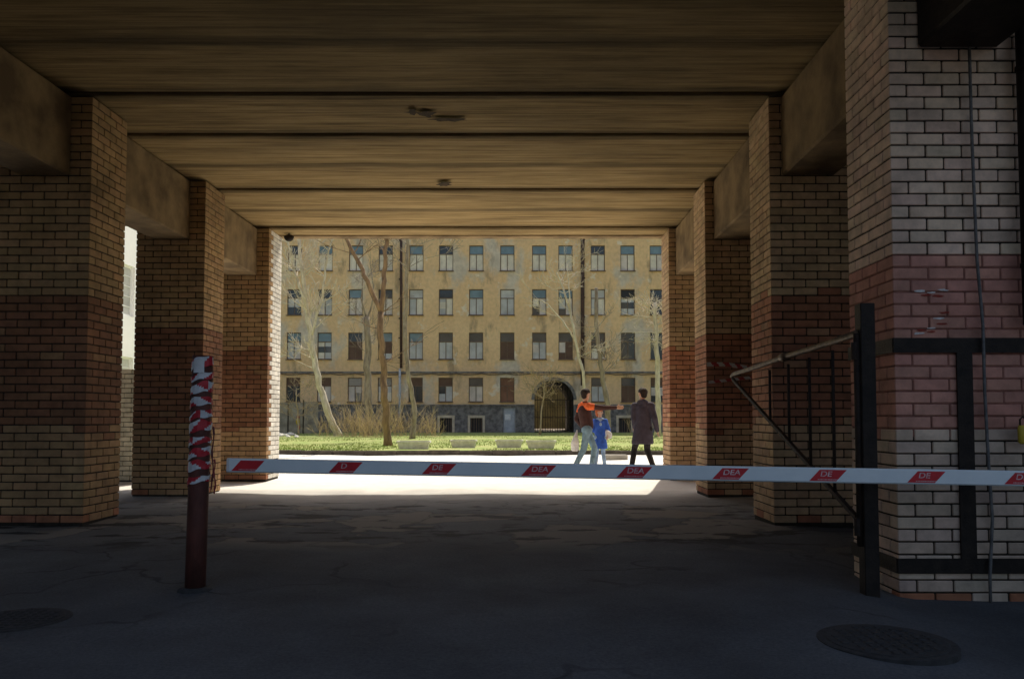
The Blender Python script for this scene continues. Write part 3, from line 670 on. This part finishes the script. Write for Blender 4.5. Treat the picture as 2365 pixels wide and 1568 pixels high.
# ------------------------------------------------ bollard with tape
bb=G(450,1358); bt=W(469,822,bb.y+.0); br=.067
t=empty('bollard',(bb.x,bb.y,0),'rusty leaning pipe bollard wrapped in red and white tape','bollard')
mb=MB(); mb.tube([(bb.x,bb.y,-.06),bb.lerp(bt,.3),bb.lerp(bt,.7),bt],br,28); mb.build('post',m_rust,t,True)
mb=MB(); mb.loft([(bb.x,bb.y,-.04,.13,.12),(bb.x,bb.y,.0,.11,.10),(bb.x,bb.y,.012,.075,.075)],20); mb.build('asphalt_collar',m_iron,t,True)
turns=9.6; seg=30; zt=bt.z-.005; zb=W(450,1128,bb.y).z
mb=MB(); tot=int(turns*seg); wn=5; tw=.066
def axis(z): k=z/bt.z; return bb.x+(bt.x-bb.x)*k, bb.y+(bt.y-bb.y)*k
def hp(i,j):
    a=-2*PI*i/seg; wd=tw*(.82+.22*math.sin(i*.13)+.10*math.sin(i*.41)); z=zt-tw-(zt-zb-tw)*i/tot+wd*(j/wn)+.012*math.sin(i*.21)+.005*math.sin(i*.9)
    cx,cy=axis(z); r_=br+.004+.003*math.sin(i*.37+j)*.5+(.002*(i%2)); return (cx+r_*math.cos(a),cy+r_*math.sin(a),z)
for i in range(tot):
    for j in range(wn):
        s_=(i*2*PI*br/seg+j*tw/wn*1.3*(1 if math.sin(i*.05)>0 else -1)); wr=int(math.floor(s_/.098))%2==0
        mb.quad(hp(i,j),hp(i,j+1),hp(i+1,j+1),hp(i+1,j),c=(.66,.045,.06) if wr else (.84,.84,.84))
mb.build('striped_tape',m_tape,t,True)
mb=MB()
for k in range(6):
    a0=-PI/2-.45+k*.16;a1=a0+.16; z0_=W(468,862,bb.y).z; z1_=W(468,832,bb.y).z; cx,cy=axis(z0_); r_=br+.010
    mb.quad((cx+r_*math.cos(a0),cy+r_*math.sin(a0),z0_),(cx+r_*math.cos(a1),cy+r_*math.sin(a1),z0_),(cx+r_*math.cos(a1),cy+r_*math.sin(a1),z1_),(cx+r_*math.cos(a0),cy+r_*math.sin(a0),z1_))
mb.build('paper_notice',m_paper,t)
mb=MB()
for (a,b,cc) in(((492,985),(489,1130),(.14,.03,.03)),((494,1060),(496,1140),(.28,.04,.04))):
    p0=W(*a,bb.y);p1=W(*b,bb.y); pr=None
    for k in range(9):
        q=p0.lerp(p1,k/8); q.x+=.006*math.sin(k*1.4); e=.005+.002*math.sin(k*2)
        if pr: mb.quad((pr.x-e,pr.y,pr.z),(pr.x+e,pr.y+.004,pr.z),(q.x+e,q.y+.004,q.z),(q.x-e,q.y,q.z),c=cc)
        pr=q
mb.build('loose_tape_end',m_tape,t)
# ------------------------------------------------ barrier boom
A=W(530,1074,5.62); Bp=W(2365,1104.5,5.15); dv=(Bp-A); E=A+dv*1.22
t=empty('boom_barrier',(E.x,E.y,0),'white boom barrier lowered across the passage with red slanted stickers','barrier')
dh=dv.normalized(); nrm=Vector((dh.y,-dh.x,0)).normalized(); upv=nrm.cross(dh)*1.0
if upv.z<0: upv=-upv
def bp(s,h,o): return A+dh*s+upv*h+nrm*o
HB=.049; L=(E-A).length
mb=MB(); vs=[];b=.008
prof=[(-HB+b,-.022),(HB-b,-.022),(HB,-.022+b),(HB,.022-b),(HB-b,.022),(-HB+b,.022),(-HB,.022-b),(-HB,-.022+b)]
for s in(0,L): vs+=[bp(s,h,o) for h,o in prof]
mb.add(vs,[tuple(range(8)),tuple(range(15,7,-1))]+[(k,(k+1)%8,8+(k+1)%8,8+k) for k in range(8)])
boom=mb.build('boom',m_white,t)
mb=MB(); mb.add([bp(s,h*1.02,o*1.06) for s in(-.012,.006) for h,o in prof],[tuple(range(8)),tuple(range(15,7,-1))]+[(k,(k+1)%8,8+(k+1)%8,8+k) for k in range(8)]); mb.build('end_cap',m_paper,t)
def textmesh(body,size):
    cu=bpy.data.curves.new('lettering','FONT'); cu.body=body; cu.size=size; cu.align_x='CENTER'; cu.align_y='CENTER'; cu.offset=size*.012
    o=bpy.data.objects.new('tmp',cu); COL.objects.link(o); bpy.context.view_layer.update()
    me=bpy.data.meshes.new_from_object(o.evaluated_get(bpy.context.evaluated_depsgraph_get())); bpy.data.objects.remove(o)
    return [v.co.copy() for v in me.vertices],[tuple(p.vertices) for p in me.polygons]
txt=['','D','DE','DEA','DEA','DEA','DE','DE','DEA']
for i,px in enumerate([578,803,1018,1247,1467,1688,1912,2138,2362]):
    u=ray(px,1080); kx=u[0]/u[1]; tt=(kx*A.y-A.x)/(dv.x-kx*dv.y); s=tt*dv.length
    hw=.086; sl_=.042; hh=.037; mb=MB(); o_=.0235
    mb.add([bp(s-hw-sl_/1,-hh,o_),bp(s+hw-sl_,-hh,o_),bp(s+hw+sl_*.6,hh,o_),bp(s-hw+sl_*.6,hh,o_)],[(0,1,2,3)])
    st=mb.build('sticker',m_red,t)
    mb=MB()
    if txt[i]:
        vs,fs=textmesh(txt[i],.052); mb.add([bp(s+v.x*1.15+.2*v.y+(-.02 if len(txt[i])<3 else 0),v.y*.95+.008,o_+.0012) for v in vs],fs)
    rr=random.Random(i); x=-.075
    while x<.05:
        l=rr.uniform(.004,.008); mb.add([bp(s+x,-.030,o_+.0012),bp(s+x+l,-.030,o_+.0012),bp(s+x+l+.002,-.024,o_+.0012),bp(s+x+.002,-.024,o_+.0012)],[(0,1,2,3)]); x+=l+.003
    mb.build('lettering',m_letter,st)
mb=MB(); mb.cbox(E.x-.18,E.x+.18,E.y-.18,E.y+.16,-.15,1.0,.02); mb.build('cabinet',m_white,t)
# ------------------------------------------------ gate and post
q=W(2008,1350,5.47); t=empty('gate_post',(q.x,5.47,0),'black square steel gate post standing before the strapped pillar','post')
mb=MB(); mb.cbox(q.x-.05,q.x+.05,5.42,5.52,-.13,W(2008,702,5.47).z,.005); mb.build('upright',m_steel,t)
for z in(.35,1.55):
    mb=MB(); mb.tube([(q.x-.075,5.47,z),(q.x-.075,5.47,z+.12)],.024,10); mb.box(q.x-.08,q.x-.045,5.46,5.48,z+.02,z+.1); mb.build('hinge',m_gate,t)
gx=W(1978,770,5.47).x
t=empty('swing_gate',(gx,5.47,0),'open rusty swing gate of tube and bars folded along the right pillars','gate')
def gp(px,py):
    u=ray(px,py); k=gx/u[0]; return Vector((gx,u[1]*k,EYE+u[2]*k))
top=[gp(1978,770),gp(1900,797),gp(1812,824),gp(1745,848),gp(1693,865)]
mb=MB(); mb.tube([top[0]+Vector((0,0,-.06)),top[0]]+top[1:]+[top[-1]+Vector((0,.05,-.02))],[.024]*7,12); mb.tube([gp(1806,826),gp(1817,823)],.04,10); mb.build('top_rail',m_rail,t,True)
lo0=gp(1692,876); lo1=gp(1978,1195)
mb=MB(); mb.bar(lo0,lo1,.03,.03); mb.build('brace',m_gate,t)
for px in(1777,1820,1868,1922):
    a=gp(px,785+ (1978-px)*.32); k=(a.y-lo0.y)/(lo1.y-lo0.y); b=lo0.lerp(lo1,k); mb=MB(); mb.tube([(gx,a.y,a.z-.02),(gx,a.y,b.z)],.013,8); mb.build('bar',m_gate,t,True)
mb=MB(); mb.tube([(gx,5.47,.28),(gx,5.47,top[0].z)],.024,12); mb.build('hinge_pipe',m_gate,t,True)
def strip(mb,pts,w_,per=.09):
    s=0
    for i in range(len(pts)-1):
        a,b=Vector(pts[i]),Vector(pts[i+1]); n_=max(1,int((b-a).length/.012))
        for k in range(n_):
            p_,q_=a.lerp(b,k/n_),a.lerp(b,(k+1)/n_)
            for j in range(3):
                z0_,z1_=w_*j/3,w_*(j+1)/3
                cc=(.5,.06,.05) if int((s+z0_)/per)%2 else (.6,.56,.5)
                mb.quad((p_.x,p_.y,p_.z+z0_),(q_.x,q_.y,q_.z+z0_),(q_.x,q_.y,q_.z+z1_),(p_.x,p_.y,p_.z+z1_),c=cc)
            s+=(b-a).length/n_
t=empty('barrier_tape',W(1690,886,11.73),'red and white tape stretched across the third right pillar','tape')
mb=MB(); strip(mb,[W(1632,846,11.735),W(1680,846,11.735),W(1736,856,11.735)],.06); mb.build('strand',m_tape,t)
mb=MB(); strip(mb,[W(1636,886,11.73),W(1690,880,11.73),W(1738,874,11.73)],.04); mb.build('strand',m_tape,t)
# ------------------------------------------------ manholes
def manhole(px,py,r_,label):
    c=G(px,py,.0); t=empty('manhole_cover',(c.x,c.y,0),label,'manhole cover','manhole covers in the asphalt')
    h=hgt(c.x,c.y)+.002
    mb=MB(); mb.loft([(c.x,c.y,h-.06,r_*1.14,r_*1.14),(c.x,c.y,h+.004,r_*1.14,r_*1.14),(c.x,c.y,h+.007,r_*1.10,r_*1.10)],48); mb.build('frame',m_iron,t)
    mb=MB(); mb.loft([(c.x,c.y,h-.02,r_,r_),(c.x,c.y,h+.010,r_,r_),(c.x,c.y,h+.012,r_*.97,r_*.97)],48)
    z=h+.012
    for i in range(-4,5):
        for j in range(-4,5):
            if math.hypot(i,j)<4.3: mb.cbox(c.x+i*r_*.2-r_*.06,c.x+i*r_*.2+r_*.06,c.y+j*r_*.2-r_*.06,c.y+j*r_*.2+r_*.06,z-.002,z+.005,.002)
    mb.build('lid',m_iron,t)
manhole(2046,1476,.30,'round iron manhole cover at lower right near the strapped pillar')
manhole(38,1424,.25,'iron manhole cover cut by the left edge, in the dark asphalt')
# ------------------------------------------------ people
m_skin=M('skin',(.56,.33,.23),(.48,.27,.18),20,.6,.1); m_skin2=M('fair_skin',(.62,.42,.32),(.54,.35,.27),20,.6,.1)
def cloth(name,c): return M(name,c,tuple(x*.6 for x in c),8,.9,.5,18,dist=.02)
c_navy=cloth('dark_coat',(.065,.055,.078)); c_black=cloth('black_trousers',(.030,.026,.026)); c_brown=cloth('dark_brown_jacket',(.075,.034,.030)); c_orange=cloth('orange_yoke',(.92,.17,.045)); c_jean=cloth('washed_jeans',(.24,.36,.44)); c_blue=cloth('blue_coat',(.05,.14,.58)); c_wht=cloth('white_bag_cloth',(.88,.85,.83)); c_hair=cloth('dark_hair',(.03,.02,.016)); c_ginger=cloth('ginger_hair',(.60,.18,.07)); c_shoe=cloth('dark_shoes',(.04,.035,.032)); c_lbl=cloth('pale_blue_cloth',(.40,.55,.74)); m_eye=M('eye',(.03,.02,.02),None,5,.3,0)
def remesh(mb,name,mat,parent,vox):
    o=mb.build(name,mat,parent); md=o.modifiers.new('r','REMESH'); md.mode='VOXEL'; md.voxel_size=vox; ms=o.modifiers.new('s','SMOOTH'); ms.factor=.5; ms.iterations=2
    bpy.context.view_layer.update()
    me=bpy.data.meshes.new_from_object(o.evaluated_get(bpy.context.evaluated_depsgraph_get())); o.modifiers.clear(); o.data=me
    me.polygons.foreach_set('use_smooth',[True]*len(me.polygons)); return o
def V(*a): return Vector(a)
def hand(mb,w_,d,side,curl=.5):
    d=d.normalized(); side=(side-d*side.dot(d)).normalized(); nn=d.cross(side)
    for k in(-1,0,1): mb.cap(w_+side*k*.018,w_+d*.075+side*k*.026,.016,.014,8)
    for k,l in enumerate((.072,.082,.076,.058)):
        p0=w_+d*.078+side*(.033-.022*k); p1=p0+(d+nn*curl*.5).normalized()*l*.5; p2=p1+(d+nn*curl*1.8).normalized()*l*.5
        mb.cap(p0,p1,.0095,.009,8); mb.cap(p1,p2,.009,.0078,8)
    p0=w_+d*.025+side*.025; p1=p0+(d*.6+side).normalized()*.035; p2=p1+(d+side*.35+nn*curl*.4).normalized()*.032
    mb.cap(p0,p1,.0125,.0105,8); mb.cap(p1,p2,.0105,.009,8)
def person(loc,J,face,label,skin,s=1.0,group=None,curl=.5,thumb=V(0,1,0)):
    O=Vector(loc); J={k:O+Vector(v)*s for k,v in J.items()}; f=Vector(face).normalized(); sd=f.cross(V(0,0,1)).normalized()
    t=empty('person',O,label,'person',group)
    mb=MB(); h=J['head']
    mb.cap(J['hl'],J['hr'],.10*s,.10*s); mb.cap(J['pel'],J['chest'],.115*s,.125*s); mb.cap(J['sl'],J['sr'],.062*s,.062*s); mb.cap(J['chest'],J['neck'],.09*s,.052*s); mb.cap(J['neck'],h,.052*s,.055*s)
    mb.cap(h+V(0,0,-.02)*s,h+V(0,0,.045)*s-f*.012,.078*s,.082*s,16); mb.cap(h-f*.025*s+V(0,0,.03)*s,h+f*.02*s+V(0,0,.03)*s,.082*s,.076*s,16)
    mb.cap(h+f*.035*s+V(0,0,-.075)*s,h+f*.02*s+V(0,0,-.03)*s,.042*s,.055*s)
    mb.cap(h+f*.088*s+V(0,0,.02)*s,h+f*.105*s+V(0,0,-.015)*s,.009,.014)
    for q in(-1,1): mb.cap(h+sd*q*.083*s+V(0,0,.02)*s,h+sd*q*.083*s+V(0,0,-.02)*s,.013,.010,8)
    for a in'lr':
        mb.cap(J['h'+a],J['k'+a],.085*s,.055*s); mb.cap(J['k'+a],J['a'+a],.052*s,.036*s); mb.cap(J['a'+a],J['t'+a],.038*s,.028*s)
        mb.cap(J['s'+a],J['e'+a],.050*s,.038*s); mb.cap(J['e'+a],J['w'+a],.037*s,.026*s)
        hand(mb,J['w'+a],J['w'+a]-J['e'+a],thumb if a=='r' else f,curl)
    remesh(mb,'body',skin,t,.0075)
    mb=MB()
    for q in(-1,1): mb.cap(h+sd*q*.03*s+f*.078*s+V(0,0,.018)*s,h+sd*q*.03*s+f*.083*s+V(0,0,.018)*s,.011,.010,8)
    mb.build('eyes',m_eye,t,True)
    mb=MB(); mb.cap(h+sd*-.02*s+f*.085*s+V(0,0,-.05)*s,h+sd*.02*s+f*.085*s+V(0,0,-.05)*s,.006,.006,8); mb.build('mouth',m_skin,t,True)
    for a in'lr':
        mb=MB(); mb.cap(J['a'+a]+V(0,0,-.015),J['t'+a]+V(0,0,0),.052*s,.040*s); mb.cap(J['a'+a]+V(0,0,.05),J['a'+a],.046*s,.05*s); remesh(mb,'shoe',c_shoe,t,.012)
    return t,J,f,sd
def hair(t,J,f,s,mat,name='hair',low=0,full=False):
    h=J['head']; mb=MB(); mb.cap(h-f*.03*s+V(0,0,.045)*s,h+f*.022*s+V(0,0,.062)*s,.092*s,.080*s,16); mb.cap(h-f*.035*s+V(0,0,-.02-low)*s,h-f*.03*s+V(0,0,.05)*s,.075*s,.088*s,14); remesh(mb,name,mat,t,.011)
def legs(t,J,s,mat,r=1.0,name='trousers'):
    mb=MB(); mb.cap(J['hl'],J['hr'],.115*s,.115*s); mb.cap(J['pel'],(J['pel']+J['chest'])/2,.12*s,.12*s)
    for a in'lr': mb.cap(J['h'+a],J['k'+a],.100*s*r,.072*s*r); mb.cap(J['k'+a],J['a'+a]+V(0,0,.03),.072*s*r,.058*s*r)
    remesh(mb,name,mat,t,.012)
def torso(mb,J,s,rr=.03,cuff=.93):
    mb.cap(J['pel']+V(0,0,.06)*s,J['chest'],(.115+rr)*s,(.128+rr)*s,16); mb.cap(J['sl'],J['sr'],(.058+rr)*s,(.058+rr)*s); mb.cap(J['chest'],J['neck']-V(0,0,.02)*s,(.11+rr)*s,(.055+rr*.5)*s)
    for a in'lr': mb.cap(J['s'+a],J['e'+a],(.050+rr)*s,(.040+rr*.8)*s); mb.cap(J['e'+a],J['e'+a].lerp(J['w'+a],cuff),(.038+rr*.8)*s,(.030+rr*.6)*s)
q=G(1486,1092,hgt(2.5,17))
J=dict(pel=(0,0,.95),hl=(-.08,.03,.92),hr=(.08,-.03,.92),chest=(-.015,.02,1.32),neck=(-.01,.04,1.51),head=(.0,.07,1.665),
 sl=(-.165,.07,1.405),sr=(.15,-.04,1.415),el=(-.20,.00,1.14),wl=(-.16,.14,.94),er=(.225,-.12,1.14),wr=(.29,-.03,.88),
 kl=(-.16,.20,.52),al=(-.25,.02,.10),tl=(-.33,.13,.05),kr=(.08,.02,.50),ar=(.17,-.20,.12),tr=(.11,-.07,.04))
t,J,f,sd=person(q,J,(-.55,.83,0),'man in a dark hooded coat walking away with his back turned',m_skin,1.0)
mb=MB(); torso(mb,J,1,.032); O=q
mb.loft([(O.x-.02,O.y,.60,.225,.20),(O.x-.02,O.y,.64,.235,.205),(O.x-.01,O.y,.80,.215,.19),(O.x,O.y+.01,1.0,.185,.165),(O.x-.005,O.y+.015,1.15,.175,.155),(O.x-.01,O.y+.02,1.34,.17,.13)],20); remesh(mb,'coat',c_navy,t,.012)
mb=MB(); mb.cap(J['neck']+V(-.06,-.05,-.03),J['neck']+V(.05,-.06,-.03),.068,.068); mb.cap(J['neck']+V(.02,-.11,-.13),J['neck']+V(.01,-.08,-.02),.05,.072); remesh(mb,'hood',c_navy,t,.012)
legs(t,J,1,c_black,.95); hair(t,J,f,1,c_hair)
q=G(1353,1090,hgt(1.3,17))
J=dict(pel=(.03,0,.93),hl=(.02,.08,.90),hr=(.02,-.08,.90),chest=(-.03,0,1.29),neck=(-.02,0,1.49),head=(.0,.0,1.65),
 sl=(-.08,.17,1.40),sr=(.05,-.13,1.40),el=(-.19,.17,1.13),wl=(-.05,.20,.95),er=(.35,-.16,1.37),wr=(.63,-.20,1.375),
 kl=(.19,.08,.52),al=(.13,.10,.12),tl=(.28,.10,.06),kr=(-.05,-.06,.50),ar=(-.24,-.08,.10),tr=(-.10,-.09,.04))
t,J,f,sd=person(q,J,(.85,.5,0),'man in jeans and orange-shouldered jacket pointing to the right with a stretched arm',m_skin,1.0,curl=.15,thumb=V(0,0,1))
mb=MB(); torso(mb,J,1,.022); remesh(mb,'jacket',c_brown,t,.012)
mb=MB(); mb.cap(J['sl'],J['sr'],.088,.086); mb.cap(J['sr'],J['sr'].lerp(J['er'],.3),.080,.075); mb.cap(J['neck']+V(-.05,.03,-.05),J['neck']+V(.01,-.05,-.06),.068,.062); mb.cap(J['sl'],J['sl'].lerp(J['el'],.4),.078,.074); remesh(mb,'shoulder_yoke',c_orange,t,.012)
legs(t,J,1,c_jean,.95); hair(t,J,f,1,c_hair)
mb=MB(); b=q+V(-.24,-.10,.62); mb.loft([(b.x,b.y,b.z-.17,.05,.03),(b.x,b.y,b.z-.15,.08,.05),(b.x,b.y,b.z,.09,.055),(b.x+.01,b.y,b.z+.12,.05,.03),(b.x+.05,b.y+.1,b.z+.28,.012,.01)],14)
mb.top('carrier_bag',c_wht,'white carrier bag hanging beside the jeans of the pointing man','bag',smooth=True)
q=G(1386,1085,hgt(1.7,17.5)); s=.78
J=dict(pel=(0,0,.93),hl=(-.08,0,.90),hr=(.08,0,.90),chest=(.0,.0,1.27),neck=(.0,.03,1.46),head=(-.02,.06,1.61),
 sl=(-.15,0,1.37),sr=(.15,0,1.37),el=(-.21,.02,1.12),wl=(-.07,.18,1.02),er=(.25,-.02,1.10),wr=(.20,-.14,1.0),
 kl=(-.09,.05,.48),al=(-.14,-.03,.09),tl=(-.14,.10,.04),kr=(.08,.0,.48),ar=(.12,-.08,.09),tr=(.12,.05,.04))
t,J,f,sd=person(q,J,(.9,-.4,0),'small person in a blue coat and pale trousers behind the pointing arm',m_skin2,s)
mb=MB(); torso(mb,J,s,.015); mb.loft([(q.x,q.y,.48,.16,.135),(q.x,q.y,.54,.16,.135),(q.x,q.y,.66,.14,.12),(q.x,q.y,.78,.12,.10),(q.x,q.y,.98,.12,.10)],20); remesh(mb,'coat',c_blue,t,.010)
mb=MB(); mb.cap(J['neck']+V(-.05,-.02,-.05),J['neck']+V(.05,-.02,-.05),.055,.055); mb.cap(J['chest']+V(.0,-.09,0),J['neck']+V(0,-.03,-.05),.035,.05); remesh(mb,'scarf',c_lbl,t,.010)
legs(t,J,s,c_lbl,.85,'trousers'); hair(t,J,f,s,c_ginger,'hair',.03)
b=q+V(.17,-.13,.78); mb=MB(); mb.loft([(b.x,b.y,b.z-.09,.04,.03),(b.x+.01,b.y,b.z-.07,.065,.045),(b.x,b.y,b.z+.02,.075,.05),(b.x-.02,b.y,b.z+.07,.05,.03),(b.x-.03,b.y,b.z+.09,.02,.02)],14)
mb.top('bundle',c_wht,'pale bundle held against the side of the small person in blue','bundle',smooth=True)
